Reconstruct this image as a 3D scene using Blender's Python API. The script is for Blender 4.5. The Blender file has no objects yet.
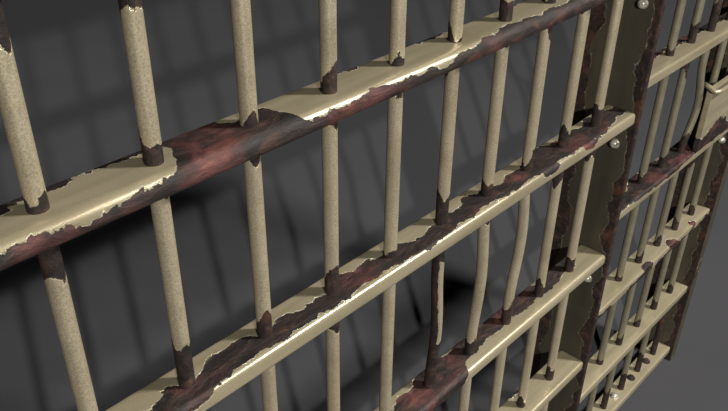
import bpy, bmesh, math, random
from mathutils import Vector, Matrix

# One unit of the layout = the spacing of the bars (12 cm).
S = 0.12
FLOOR_Z = -13.55
PI = math.pi
col = bpy.context.scene.collection
random.seed(4)

# ------------------------------------------------------------------ materials
def new_mat(name):
    m = bpy.data.materials.new(name); m.use_nodes = True
    nt = m.node_tree; nt.nodes.clear()
    return m, nt

class NB:
    def __init__(s, nt): s.nt = nt
    def n(s, t, **kw):
        nd = s.nt.nodes.new(t)
        for k, v in kw.items(): setattr(nd, k, v)
        return nd
    def l(s, a, b): s.nt.links.new(a, b)
    def noise(s, vec, scale, detail=4, rough=.55, dist=0):
        n = s.n('ShaderNodeTexNoise'); s.l(vec, n.inputs['Vector'])
        n.inputs['Scale'].default_value = scale; n.inputs['Detail'].default_value = detail
        n.inputs['Roughness'].default_value = rough; n.inputs['Distortion'].default_value = dist
        return n.outputs['Fac']
    def math(s, op, a, b=None, c=None, clamp=False):
        n = s.n('ShaderNodeMath', operation=op); n.use_clamp = clamp
        for i, v in enumerate((a, b, c)):
            if v is None: continue
            if isinstance(v, (int, float)): n.inputs[i].default_value = v
            else: s.l(v, n.inputs[i])
        return n.outputs[0]
    def ramp(s, fac, stops, interp='LINEAR'):
        n = s.n('ShaderNodeValToRGB'); cr = n.color_ramp; cr.interpolation = interp
        while len(cr.elements) < len(stops): cr.elements.new(.5)
        for e, (p, c) in zip(cr.elements, stops):
            e.position = p; e.color = (c, c, c, 1) if isinstance(c, (int, float)) else (*c, 1)
        s.l(fac, n.inputs['Fac']); return n.outputs['Color']
    def mix(s, fac, a, b, blend='MIX'):
        n = s.n('ShaderNodeMix', data_type='RGBA', blend_type=blend)
        if isinstance(fac, (int, float)): n.inputs['Factor'].default_value = fac
        else: s.l(fac, n.inputs['Factor'])
        for key, v in (('A', a), ('B', b)):
            i = [x for x in n.inputs if x.name == key and x.type == 'RGBA'][0]
            if isinstance(v, tuple): i.default_value = (*v, 1)
            else: s.l(v, i)
        return [x for x in n.outputs if x.type == 'RGBA'][0]

def srgb(r, g, b):
    f = lambda c: (c/255/12.92) if c/255 <= .04045 else ((c/255+.055)/1.055)**2.4
    return (f(r), f(g), f(b))

def painted_metal(name, paint, paint_dark, streak=(1, 1, 1), grain=.25, rough=.42, red=.5, glint_gain=1.5, rimk=.8, rstreak=(1, 1, 1), spec=.5, metal=.5):
    """Cream paint that flakes to rust where the mesh attribute 'rust' says so."""
    m, nt = new_mat(name); b = NB(nt)
    geo = b.n('ShaderNodeNewGeometry'); P = geo.outputs['Position']
    at = b.n('ShaderNodeAttribute', attribute_name='rust').outputs['Fac']
    nA = b.noise(P, 32, 3, .6); nB = b.noise(P, 110, 4, .7)
    v = b.math('ADD', at, b.math('MULTIPLY', b.math('SUBTRACT', nA, .5), .95))
    v = b.math('ADD', v, b.math('MULTIPLY', b.math('SUBTRACT', nB, .5), .5))
    mask = b.ramp(v, [(.47, 0.0), (.51, 1.0)])
    rim = b.ramp(v, [(.435, 0.0), (.465, rimk), (.485, rimk), (.50, 0.0)])
    # paint
    mp = b.n('ShaderNodeMapping'); b.l(P, mp.inputs['Vector']); mp.inputs['Scale'].default_value = streak
    st = b.noise(mp.outputs[0], 30, 4, .6)
    pc = b.mix(b.ramp(st, [(.3, 0.0), (.7, 1.0)]), paint_dark, paint)
    fine = b.noise(P, 560, 2, .7)
    pc = b.mix(grain, pc, b.ramp(fine, [(.35, .35), (.62, 1.0)]), 'MULTIPLY')
    blot = b.noise(P, 9, 3, .6)
    pc = b.mix(b.ramp(blot, [(.52, 0.0), (.75, .25)]), pc, srgb(120, 100, 68))
    glint = b.math('MULTIPLY', rim, b.ramp(b.noise(P, 55, 3, .6), [(.46, .12), (.6, 1.0)]))  # painted highlight: gleam along the flaked paint edge, put into the colour
    pc = b.mix(glint, pc, tuple(min(.95, c*glint_gain) for c in paint))
    # rust
    mr = b.n('ShaderNodeMapping'); b.l(P, mr.inputs['Vector']); mr.inputs['Scale'].default_value = rstreak
    rn = b.noise(mr.outputs[0], 58, 8, .78, .6)
    rc = b.ramp(rn, [(.32, srgb(12, 8, 7)), (.47, srgb(30, 21, 18)), (.58, srgb(56, 38, 32)), (.74, srgb(112, 84, 68))])
    rr = b.noise(P, 8.5, 3, .6)
    rc = b.mix(b.math('MULTIPLY', b.ramp(rr, [(.52, 0.0), (.68, 1.0)]), red), rc, b.mix(b.ramp(rn, [(.35, 0.0), (.65, 1.0)]), srgb(32, 14, 14), srgb(134, 76, 72)))
    ro = b.noise(P, 17, 3, .5)
    rc = b.mix(b.math('MULTIPLY', b.ramp(ro, [(.6, 0.0), (.72, 1.0)]), .22), rc, srgb(140, 84, 44))
    color = b.mix(mask, pc, rc)
    bs = b.n('ShaderNodeBsdfPrincipled'); out = b.n('ShaderNodeOutputMaterial')
    b.l(color, bs.inputs['Base Color'])
    b.l(b.math('ADD', b.math('MULTIPLY', mask, .25), rough), bs.inputs['Roughness'])
    bs.inputs['Specular IOR Level'].default_value = spec
    b.l(b.math('MULTIPLY', b.math('SUBTRACT', 1, b.math('MULTIPLY', mask, .6)), metal), bs.inputs['Metallic'])
    # relief: the paint stands proud of the rust, which is pitted
    h = b.math('ADD', b.math('MULTIPLY', b.math('SUBTRACT', 1, b.ramp(v, [(.44, 0.0), (.54, 1.0)])), .9),
               b.math('MULTIPLY', b.math('MULTIPLY', rn, mask), 1.8))
    h = b.math('ADD', h, b.math('MULTIPLY', fine, .10))
    bp = b.n('ShaderNodeBump'); bp.inputs['Strength'].default_value = .8; bp.inputs['Distance'].default_value = .0025
    b.l(h, bp.inputs['Height']); b.l(bp.outputs['Normal'], bs.inputs['Normal'])
    b.l(bs.outputs[0], out.inputs[0])
    return m

def floor_material():
    m, nt = new_mat('grey_floor'); b = NB(nt)
    P = b.n('ShaderNodeNewGeometry').outputs['Position']
    f = b.noise(P, 1.3, 4, .5)
    c = b.ramp(f, [(.3, srgb(62, 62, 65)), (.7, srgb(66, 66, 69))])
    bs = b.n('ShaderNodeBsdfPrincipled'); out = b.n('ShaderNodeOutputMaterial')
    b.l(c, bs.inputs['Base Color']); bs.inputs['Roughness'].default_value = .9
    bs.inputs['Specular IOR Level'].default_value = .1
    b.l(bs.outputs[0], out.inputs[0]); return m

def steel_material():
    m, nt = new_mat('worn_steel'); b = NB(nt)
    P = b.n('ShaderNodeNewGeometry').outputs['Position']
    f = b.noise(P, 120, 4, .6)
    c = b.ramp(f, [(.35, srgb(120, 108, 92)), (.6, srgb(200, 196, 186))])
    bs = b.n('ShaderNodeBsdfPrincipled'); out = b.n('ShaderNodeOutputMaterial')
    b.l(c, bs.inputs['Base Color']); bs.inputs['Roughness'].default_value = .32; bs.inputs['Metallic'].default_value = .4
    b.l(bs.outputs[0], out.inputs[0]); return m

CREAM, CREAM_D = srgb(196, 182, 148), srgb(178, 164, 130)
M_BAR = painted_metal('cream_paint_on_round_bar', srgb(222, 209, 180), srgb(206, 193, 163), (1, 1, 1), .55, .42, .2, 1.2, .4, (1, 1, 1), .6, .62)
M_BAR_R = painted_metal('shaded_cream_paint_on_round_bar', srgb(150, 143, 122), srgb(130, 124, 104), (1, 1, 1), .4, .5, .1, 1.2, .4)  # darker copy of the bar cream; the right bars' dimmer light is in the colour
M_RAIL = painted_metal('cream_paint_on_flat_rail', srgb(188, 177, 149), srgb(164, 153, 125), (.12, 1.6, 1.6), .14, .3, .7, 2.4, 1.0, (.45, 1, 1), .75, .42)
M_POST = painted_metal('shaded_olive_paint_on_post', srgb(88, 83, 71), srgb(72, 68, 58), (1, 1, .1), .15, .5, .15, 3.5, 1.0)  # paint darkened to carry the shade on the post's inner face
M_STEEL = steel_material()
M_FLOOR = floor_material()

# ------------------------------------------------------------------ object helpers
def link_mesh(name, verts, faces, mat, parent=None, rust=None, smooth=True, origin=(0, 0, 0)):
    me = bpy.data.meshes.new(name)
    me.from_pydata([((x-origin[0])*S, (y-origin[1])*S, (z-origin[2])*S) for x, y, z in verts], [], faces)
    if rust is not None:
        a = me.attributes.new('rust', 'FLOAT', 'POINT')
        a.data.foreach_set('value', rust)
    me.materials.append(mat)
    if smooth: me.shade_smooth()
    me.validate(); me.update()
    o = bpy.data.objects.new(name, me); col.objects.link(o)
    if parent is not None:
        o.parent = parent
        o.location = Vector(origin)*S - (parent.matrix_world.translation if parent.parent is None else world_loc(parent))
    else:
        o.location = Vector(origin)*S
    return o

def world_loc(o):
    v = Vector((0, 0, 0))
    while o: v += o.location; o = o.parent
    return v

def thing(name, label, cat, loc):
    o = bpy.data.objects.new(name, None); col.objects.link(o)
    o.location = Vector(loc)*S; o.empty_display_size = .1
    o['label'] = label; o['category'] = cat
    bpy.context.view_layer.update()
    return o

def clamp(x, a=0., b=1.): return max(a, min(b, x))

def lerp_table(t, x):
    if x <= t[0][0]: return t[0][1:]
    for p, q in zip(t, t[1:]):
        if x <= q[0]:
            f = (x-p[0])/max(1e-9, q[0]-p[0])
            return tuple(a+(b-a)*f for a, b in zip(p[1:], q[1:]))
    return t[-1][1:]

def sweep(ring_fn, params, mat, name, parent, rust_fn, origin, cap=True):
    """Rings of points along a path -> one closed mesh."""
    verts, rust, faces = [], [], []
    n = None
    for t in params:
        ring = ring_fn(t); n = len(ring)
        for i, p in enumerate(ring):
            verts.append(p[:3]); rust.append(rust_fn(t, i, p))
    R = len(params)
    for r in range(R-1):
        for i in range(n):
            j = (i+1) % n
            faces.append((r*n+i, r*n+j, (r+1)*n+j, (r+1)*n+i))
    if cap:
        faces.append(tuple(range(n-1, -1, -1))); faces.append(tuple((R-1)*n+i for i in range(n)))
    return link_mesh(name, verts, faces, mat, parent, rust, True, origin)

def frange(a, b, step):
    n = max(1, int(round((b-a)/step))); return [a+(b-a)*i/n for i in range(n+1)]

# rounded flat-bar section in (y, z): D half depth, T thickness; s runs round it from the back top edge
def rail_section(D, T, rb, rf):
    pts = []                       # (y, z, s)
    top = T/2; bot = -T/2
    def arc(cy, cz, r, a0, a1, n):
        return [(cy+r*math.cos(math.radians(a0+(a1-a0)*k/n)), cz+r*math.sin(math.radians(a0+(a1-a0)*k/n))) for k in range(n+1)]
    seq = arc(D-rb, top-rb, rb, 60, 90, 2)
    seq += [(D-rb-(2*D-rb-rf)*k/9, top) for k in range(1, 9)]
    seq += arc(-D+rf, top-rf, rf, 90, 180, 6)
    seq += arc(-D+rf, bot+rf, rf, 180, 270, 6)
    seq += [(-D+rf+(2*D-rb-rf)*k/6, bot) for k in range(1, 6)]
    seq += arc(D-rb, bot+rb, rb, 270, 360, 3)
    seq += arc(D-rb, top-rb, rb, 0, 40, 2)
    out = []; s = 0; prev = None
    for y, z in seq:
        if prev and (abs(prev[0]-y)+abs(prev[1]-z)) < 1e-6: continue
        if prev: s += math.hypot(y-prev[0], z-prev[1])
        out.append((y, z, s)); prev = (y, z)
    return out

def make_rail(parent, x0, x1, yc, zc, rust_table, blobs=(), front_r=.07, label=None, T=.23, seed=0, amp=1.):
    """zc = height of the top face. rust_table rows: x, s0, s1 (rusted strip round the section)."""
    sec = rail_section(.27, T, .03, front_r)
    # drop duplicate closing point
    rnd = random.Random(seed); ph = [rnd.uniform(0, 6.28) for _ in range(4)]
    step = .09
    xs = [x0, x0+.02]+frange(x0+.05, x1-.05, step)+[x1-.02, x1]
    def ring(x):
        k = .04 if x in (x0, x1) else (.012 if x in (x0+.02, x1-.02) else 0)
        out = []
        for y, z, s in sec:
            yy = y*(1-k*1.0); zz = z*(1-k*2.2)
            out.append((x, yc+yy, zc-T/2+zz, s))
        return out
    per = sec[-1][2]
    def rust(x, i, p):
        s = p[3]
        w = .05*math.sin(x*3.1+ph[0])+.035*math.sin(x*7.3+ph[1])+.03*math.sin(x*13+ph[2])
        w *= amp; s0, s1 = lerp_table(rust_table, x)
        v = -.6
        if s1 > s0: v = min(s-(s0+w), (s1+w*.4)-s)
        if s > per-.15: v = max(v, min(.1, .02+(s-per))) if s0 < .02 else v
        for bx, bs, rx, rs in blobs:
            d = math.hypot((x-bx)/rx, (s-bs)/rs)
            v = max(v, (1-d)*min(rx, rs))
        return clamp(.47+v*4.8)
    o = sweep(ring, xs, M_RAIL, 'crossbar', parent, rust, ((x0+x1)/2, yc, zc))
    if label: o['label'] = label
    return o

def make_bar(parent, x, yc, z0, z1, rails, spec=None, bend=None, r=.122, label=None, seed=0, heavy=(), mat=None):
    """rails: top-face heights crossed. spec: {rail index: (rust height above, rust drop below)}"""
    rnd = random.Random(seed*7+3)
    N = 20
    zs = frange(z0, z1, .085)
    ab = [(rnd.uniform(.12, .26), rnd.uniform(.03, .28)) for _ in rails]
    if spec:
        for k, v in spec.items(): ab[k] = v
    ph = [rnd.uniform(0, 6.28) for _ in range(3)]
    bends = bend or []
    def off(z):
        dx = dy = 0
        for zc, half, ax, ay in bends:
            t = abs(z-zc)/half
            if t < 1:
                f = math.cos(t*PI/2)**2; dx += ax*f; dy += ay*f
        return dx, dy
    def ring(z):
        dx, dy = off(z); out = []
        for i in range(N):
            a = 2*PI*i/N
            out.append((x+dx+r*math.cos(a), yc+dy+r*math.sin(a), z, a))
        return out
    def rust(z, i, p):
        a = p[3]; v = -.5
        wob = .07*math.sin(a+ph[0])+.05*math.sin(2*a+ph[1])+.03*math.sin(3*a+ph[2])
        for (up, dn), zr in zip(ab, rails):
            if z >= zr-.12: v = max(v, up+wob-(z-zr))
            else: v = max(v, dn+wob-(zr-.23-z))
        for za, zb, a0, aw in heavy:       # long rusted stretches on one side of the bar
            d = min(z-za, zb-z)
            da = abs((a-a0+PI) % (2*PI)-PI)
            v = max(v, min(d, (aw-da)*.25))
        return clamp(.30+v*3.2)
    o = sweep(ring, zs, mat or M_BAR, 'bar', parent, rust, (x, yc, z0))
    if label: o['label'] = label
    return o

def box_grid(x0, x1, y0, y1, z0, z1, step, bev=.03):
    """Subdivided box as (verts, faces) using a bmesh."""
    bm = bmesh.new()
    bmesh.ops.create_cube(bm, size=1)
    for v in bm.verts:
        v.co = Vector(((x0+x1)/2+v.co.x*(x1-x0), (y0+y1)/2+v.co.y*(y1-y0), (z0+z1)/2+v.co.z*(z1-z0)))
    bmesh.ops.bevel(bm, geom=bm.edges[:], offset=bev, segments=2, affect='EDGES', profile=.5)
    for axis, a, b in ((0, x0, x1), (1, y0, y1), (2, z0, z1)):
        n = int((b-a)/step)
        for k in range(1, n):
            c = a+(b-a)*k/n; co = [0, 0, 0]; co[axis] = c; no = [0, 0, 0]; no[axis] = 1
            bmesh.ops.bisect_plane(bm, geom=bm.verts[:]+bm.edges[:]+bm.faces[:], plane_co=co, plane_no=no)
    vs = [tuple(v.co) for v in bm.verts]; bm.verts.index_update()
    fs = [tuple(v.index for v in f.verts) for f in bm.faces]
    bm.free(); return vs, fs

def make_box(name, parent, x0, x1, y0, y1, z0, z1, mat, rust_fn, step=.1, bev=.03):
    vs, fs = box_grid(x0, x1, y0, y1, z0, z1, step, bev)
    o = link_mesh(name, vs, fs, mat, parent, [clamp(rust_fn(*v)) for v in vs], False, ((x0+x1)/2, (y0+y1)/2, z0))
    for p in o.data.polygons: p.use_smooth = False
    return o

def make_bolt(parent, c, axis, r=.11, h=.08, mat=None, label=None, rust=0.):
    """Domed head on a washer. axis: direction the head points."""
    prof = [(0, 0), (r*1.15, 0), (r*1.15, h*.22), (r, h*.25), (r*.97, h*.5), (r*.8, h*.8), (r*.5, h*1.0), (r*.2, h*1.1)]
    ax = Vector(axis).normalized(); u = ax.orthogonal().normalized(); w = ax.cross(u)
    N = 20; vs = []; fs = []
    C0 = Vector(c)
    for rr, hh in prof[1:]:
        for i in range(N):
            a = 2*PI*i/N; vs.append(tuple(C0+ax*hh+(u*math.cos(a)+w*math.sin(a))*rr))
    R = len(prof)-1
    for k in range(R-1):
        for i in range(N):
            j = (i+1) % N; fs.append((k*N+i, k*N+j, (k+1)*N+j, (k+1)*N+i))
    fs.append(tuple(range(N-1, -1, -1))); fs.append(tuple((R-1)*N+i for i in range(N)))
    o = link_mesh('bolt', vs, fs, mat or M_STEEL, parent, [rust]*len(vs), True, c)
    if label: o['label'] = label
    return o

# ------------------------------------------------------------------ floor
F = 420
vs = []; fs = []; n = 12
for j in range(n+1):
    for i in range(n+1): vs.append((10-F/2+F*i/n, 20-F/2+F*j/n, FLOOR_Z))
for j in range(n):
    for i in range(n):
        a = j*(n+1)+i; fs.append((a, a+1, a+n+2, a+n+1))
fl = link_mesh('floor', vs, fs, M_FLOOR, None, None, False, (10, 20, FLOOR_Z))
fl['kind'] = 'structure'

# ------------------------------------------------------------------ left gate section
ZR = [0.0, -2.46, -5.36, -8.03, -10.69, -13.02]      # top faces of the crossbars
HEAD0, HEAD1 = 1.72, 3.4
XL0, XL1 = -3.9, 9.9
BARS_L = list(range(-3, 10))

left = thing('barred_gate', 'rusty cream-painted steel gate section of round bars, nearest and largest, filling the left', 'gate',
             (3.1, 0, FLOOR_Z))

OFF = (-9, -8)
tabA = [(-3.9, .52, 1.25), (.6, .53, 1.25), (1.0, .52, 1.25), (1.15, .40, 1.25), (1.25, .0, 1.25), (1.4, -.08, 1.25), (1.75, -.08, 1.25), (1.85, .14, 1.25), (2.1, .14, 1.25), (2.12, -.05, 1.25), (2.3, .05, 1.25), (2.42, .48, 1.25), (2.5, .54, 1.25),
        (3.2, .54, 1.25), (4.0, .52, 1.25), (4.4, .54, 1.25), (5.2, .50, 1.25), (6, .38, 1.2), (7, .42, 1.2), (8.2, .36, 1.2), (9.2, .3, 1.0), (9.9, .3, .9)]
blobA = [(-.6, .0, .7, .14), (.15, .0, .35, .1), (3.55, .02, .13, .05), (4.95, .0, .35, .06), (6.4, .0, .25, .05), (.95, .02, .5, .05)]
make_rail(left, XL0, XL1, 0, ZR[0], tabA, blobA, .10, 'crossbar with dark rusted front face', seed=1, amp=.4)
tabB = [(-3.9, .2, .5), (.4, .2, .5), (.9, .22, .60), (1.25, .20, .48), (2, .21, .47), (3, .18, .46), (4, .20, .47), (5, .2, .47), (6, .17, .47), (6.8, .13, .48),
        (7.6, .08, .51), (8.2, .1, .5), (9.0, .0, .48), (9.35, .06, .42), (9.9, .14, .34)]
make_rail(left, XL0, XL1, 0, ZR[1], tabB, [(7.3, .52, .22, .1), (8.4, .52, .22, .1)], .06, 'crossbar rusted along the middle of its top', seed=2)
tabC = [(-3.9, .1, .8), (4.6, .12, .85), (5.2, -.05, .95), (5.55, .0, .7), (5.75, -.05, .34), (6.5, -.05, .29), (7.5, -.05, .31), (8.3, -.05, .28), (9.1, -.05, .3), (9.45, -.05, .1), (9.6, .0, -.1), (9.9, 0, -.1)]
make_rail(left, XL0, XL1, 0, ZR[2], tabC, [], .07, 'crossbar rusted along its back edge', seed=3)
tabN = [(-9, 0, -.3), (20, 0, -.3)]
make_rail(left, XL0, XL1, 0, ZR[3], tabN, [(8.2, .0, .2, .05)], .05, 'clean cream crossbar', seed=4)
make_rail(left, XL0, XL1, 0, ZR[4], tabN, [], .05, seed=5)
make_rail(left, XL0, XL1, 0, ZR[5], tabN, [], .05, seed=6)

for k in BARS_L:
    spec = {}; bend = None; heavy = []; lab = None
    if k == 0: spec = {0: (.14, .42)}
    if k == 1: spec = {0: (.30, .16), 1: (.62, .3)}
    if k == 2: spec = {0: (.10, .12), 1: (.28, .04)}
    if k == 3: spec = {0: (.26, .12), 1: (.38, .3)}; 
    if k == 4: spec = {0: (.2, .22), 1: (.2, .1)}
    if k == 5:
        spec = {0: (.2, .2), 1: (.55, .5), 2: (1.0, .3)}
        heavy = [(-5.3, -2.5, 2.6, 1.68)]; bend = [(-4.3, 1.1, .07, 0)]; lab = 'round bar rusted brown along one side and slightly bent'
    if k == 6: spec = {0: (.3, .1), 1: (.25, .3), 2: (.35, .1)}; bend = [(-3.9, 1.3, .05, -.03)]
    if k == 7: spec = {0: (.2, .2), 1: (.28, .05), 2: (.45, .1)}; bend = [(-3.7, 1.25, .12, 0)]; lab = 'slightly bent cream bar'
    if k == 8: spec = {0: (.3, .1), 1: (.32, .4), 2: (.32, .1)}
    if k == 9: spec = {0: (.3, .1), 1: (.35, .35), 2: (.28, .1), 3: (.3, .1)}; 
    sp = {a: b for a, b in spec.items()}
    # the bars also rust where they enter the header
    rl = list(ZR)+[HEAD0+.23]
    sp[6] = (.1, {0: .45, 1: .56, 2: .1}.get(k, .2))
    make_bar(left, k, 0, ZR[5]-.3, HEAD0+.1, rl, sp, bend, .083, lab, seed=k+10, heavy=heavy)

def post_rust(yf, yb, xin, wf=.24, wb=.30, front=True, seed=0):
    rnd = random.Random(seed); ph = [rnd.uniform(0, 6) for _ in range(4)]
    def f(x, y, z):
        w = .05*math.sin(z*2.3+ph[0])+.04*math.sin(z*5.7+ph[1])+.03*math.sin(z*11+ph[2])
        w2 = .06*math.sin(z*2.9+ph[3])+.04*math.sin(z*6.7+ph[1])
        v = max((yf+wf+w)-y, y-(yb-wb+w2))
        if not front and y < yf+.02: v = -.1+.1*math.sin(z*1.7)
        return .47+v*4
    return f

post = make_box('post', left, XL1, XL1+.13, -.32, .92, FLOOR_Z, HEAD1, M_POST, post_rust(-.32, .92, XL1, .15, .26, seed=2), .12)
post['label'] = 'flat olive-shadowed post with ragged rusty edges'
for z in (-.66, -3.12, -6.03, -8.49, -11.3):
    make_bolt(post, (XL1, 0.0, z), (-1, 0, 0), .08, .09, label='shiny steel bolt head')
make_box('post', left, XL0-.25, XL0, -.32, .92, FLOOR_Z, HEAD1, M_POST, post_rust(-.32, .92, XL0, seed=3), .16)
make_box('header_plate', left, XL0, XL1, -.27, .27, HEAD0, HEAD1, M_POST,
         lambda x, y, z: .35+.3*math.sin(x*1.3)*math.sin(z*2)+(.3 if z < HEAD0+.15 else 0), .2)

# ------------------------------------------------------------------ right gate section (set back half a bar spacing)
YR = .567; XR0 = XL1+.15; XR1 = 17.62
ZQ = [0.08, -2.50, -5.42, -8.06, -10.69, -13.02]
right = thing('barred_gate', 'smaller cream gate section with a lock box, set back at the right edge', 'gate', (13.9, YR, FLOOR_Z))
tabR1 = [(10, .0, .14), (13.3, -.05, .15), (15, -.05, .16), (17.7, -.05, .14)]
make_rail(right, XR0, XR1, YR, ZQ[0], tabR1, [], .06, seed=11)
make_rail(right, XR0, XR1, YR, ZQ[1], tabR1, [(14.3, .85, .3, .12), (15.4, .85, .4, .12)], .05, 'cream crossbar with bright front edge', seed=12)
tabR2 = [(10, .2, .6), (11.6, .2, .5), (12.4, .12, .56), (13.2, .02, .62), (14.5, -.05, .6), (15.6, .0, .52), (16.6, .05, .55), (17.6, -.05, .7)]
make_rail(right, XR0, XR1, YR, ZQ[2], tabR2, [], .05, 'crossbar rusted across its whole top', seed=13)
tabR3 = [(10, .62, .85), (13, .66, .85), (14, .6, .8), (15, .64, .85), (16, .62, .85), (17.6, .66, .8)]
make_rail(right, XR0, XR1, YR, ZQ[3], tabR3, [(14.0, .5, .22, .12), (15.3, .48, .22, .14), (16.6, .5, .15, .1)], .04, 'cream crossbar with a thin rusty front edge', seed=14)
make_rail(right, XR0, XR1, YR, ZQ[4], tabN, [], .04, seed=15)
low = make_rail(right, XR0, XR1, YR, ZQ[5], tabN, [(17.2, .15, .2, .08)], .04, 'lowest cream crossbar with bolt heads along it', seed=16)
for i, x in enumerate((13.5, 14.55, 15.55, 16.5)):
    make_bolt(low, (x, YR-.02, ZQ[5]), (0, 0, 1), .1, .09, mat=M_STEEL if i == 1 else M_POST, rust=0 if i == 1 else 1.,
              label='shiny bolt head' if i == 1 else 'rusty brown bolt head')
for k in range(-1, 6):
    x = 11.967+k; bend = None; lab = None; heavy = []
    spec = {1: (.28, .2), 2: (.35, .1), 3: (.3, .1), 4: (.3, .1), 5: (.3, .1)}
    if k == 2: spec[1] = (.45, .45)
    if k == 3:
        spec[1] = (.7, .2); spec[2] = (.55, .3); bend = [(-4.3, 1.15, .17, -.06)]; lab = 'round bar bent sideways above the second rail'
    if k == 4: spec[2] = (.3, .5)
    if k >= 2: spec[5] = (.7, .1)
    if k == 5: heavy = [(-13.1, -11.2, PI, 3.2)]
    rl = list(ZQ)+[HEAD0+.23]
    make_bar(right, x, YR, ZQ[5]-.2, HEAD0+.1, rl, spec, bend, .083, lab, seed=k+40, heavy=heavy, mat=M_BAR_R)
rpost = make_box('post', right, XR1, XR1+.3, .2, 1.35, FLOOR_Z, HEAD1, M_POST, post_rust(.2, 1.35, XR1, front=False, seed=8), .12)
rpost['label'] = 'flat post with cream front edge and rusty inner edges'
for z in (-6.05,):
    make_bolt(rpost, (XR1, .5, z), (-1, 0, 0), .088, .10, label='shiny steel bolt head')
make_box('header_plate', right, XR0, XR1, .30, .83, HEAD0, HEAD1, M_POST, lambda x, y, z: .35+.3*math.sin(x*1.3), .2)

# lock box between the two rails, beside the post
lock = make_box('lock_box', right, 15.2, XR1, .26, .40, -5.42, -3.86, M_RAIL,
                lambda x, y, z: .47+((-4.95+.12*math.sin(x*4))-z)*1.6 if z < -4.4 else .1, .1, .02)
lock['label'] = 'cream lock plate rusty at its lower edge'
lp = [(15.22, .50, -3.78), (15.16, .34, -3.80), (15.10, .22, -3.83), (15.12, .15, -3.84), (15.25, .12, -3.84), (15.6, .12, -3.84), (16.4, .12, -3.84), (17.4, .12, -3.84), (17.56, .16, -3.84), (17.6, .3, -3.84)]
vs = []; fs = []; N = 12; R = .055
for i, p in enumerate(lp):
    a = Vector(lp[max(0, i-1)]); b = Vector(lp[min(len(lp)-1, i+1)]); d = (b-a).normalized()
    u = d.cross(Vector((0, 0, 1))).normalized(); w = d.cross(u)
    for j in range(N):
        an = 2*PI*j/N; vs.append(tuple(Vector(p)+(u*math.cos(an)+w*math.sin(an))*R))
for i in range(len(lp)-1):
    for j in range(N):
        k = (j+1) % N; fs.append((i*N+j, i*N+k, (i+1)*N+k, (i+1)*N+j))
fs.append(tuple(range(N-1, -1, -1))); fs.append(tuple((len(lp)-1)*N+j for j in range(N)))
h = link_mesh('handle', vs, fs, M_RAIL, lock, [0.]*len(vs), True, (16.4, .12, -3.84))
h['label'] = 'bent cream rod handle with bright edge'

# ------------------------------------------------------------------ camera
Fpx = 783.185
Rc = Matrix(((0.6839957, -0.7294187, 0.0098815), (-0.3790985, -0.3670586, -0.8494433), (0.6232276, 0.5772695, -0.5275899)))
import mathutils
def rodrigues(r):
    v = Vector(r); return Matrix.Rotation(v.length, 3, v.normalized())
Rc = rodrigues((1.99049962781791, -0.8556282741458534, 0.4886579603742496))
cam = bpy.data.cameras.new('camera'); co = bpy.data.objects.new('camera', cam); col.objects.link(co)
cam.sensor_width = 36; cam.lens = Fpx*36/728; cam.clip_start = .02; cam.clip_end = 200
rx, ry, rz = Rc[0], Rc[1], Rc[2]
m = Matrix(((rx[0], -ry[0], -rz[0]), (rx[1], -ry[1], -rz[1]), (rx[2], -ry[2], -rz[2]))).to_4x4()
m.translation = Vector((-1.93877, -5.05852, 3.080296))*S
co.matrix_world = m
bpy.context.scene.camera = co

# ------------------------------------------------------------------ lights
def lamp(name, loc, target, strength, radius, color, falloff='Linear', angle=150, blend=.5):
    L = bpy.data.lights.new(name, 'SPOT'); L.shadow_soft_size = radius*S
    L.spot_size = math.radians(angle); L.spot_blend = blend
    L.energy = 1; L.color = color; L.use_nodes = True
    nt = L.node_tree; nt.nodes.clear()
    e = nt.nodes.new('ShaderNodeEmission'); o = nt.nodes.new('ShaderNodeOutputLight')
    f = nt.nodes.new('ShaderNodeLightFalloff'); f.inputs['Strength'].default_value = strength
    nt.links.new(f.outputs[falloff], e.inputs['Strength']); nt.links.new(e.outputs[0], o.inputs[0])
    ob = bpy.data.objects.new(name, L); col.objects.link(ob)
    ob.location = Vector(loc)*S
    ob.rotation_euler = (Vector(target)-Vector(loc)).to_track_quat('-Z', 'Y').to_euler()
    return ob
lamp('front_lamp', (-8.2, -19.6, 8.9), (18, 20, FLOOR_Z), 36.0, .25, (1, .965, .9), 'Constant', 120, .3)
lamp('right_lamp', (21.5, -18, 18.6), (14, 10, FLOOR_Z), 50.0, 1.9, (1, .97, .92), 'Constant', 130, .5)

w = bpy.data.worlds.new('dim_room'); bpy.context.scene.world = w; w.use_nodes = True
bg = w.node_tree.nodes['Background']; bg.inputs[0].default_value = (.8, .9, 1, 1); bg.inputs[1].default_value = .004

sc = bpy.context.scene
sc.view_settings.view_transform = 'Standard'
sc.view_settings.look = 'None'
sc.view_settings.exposure = 0
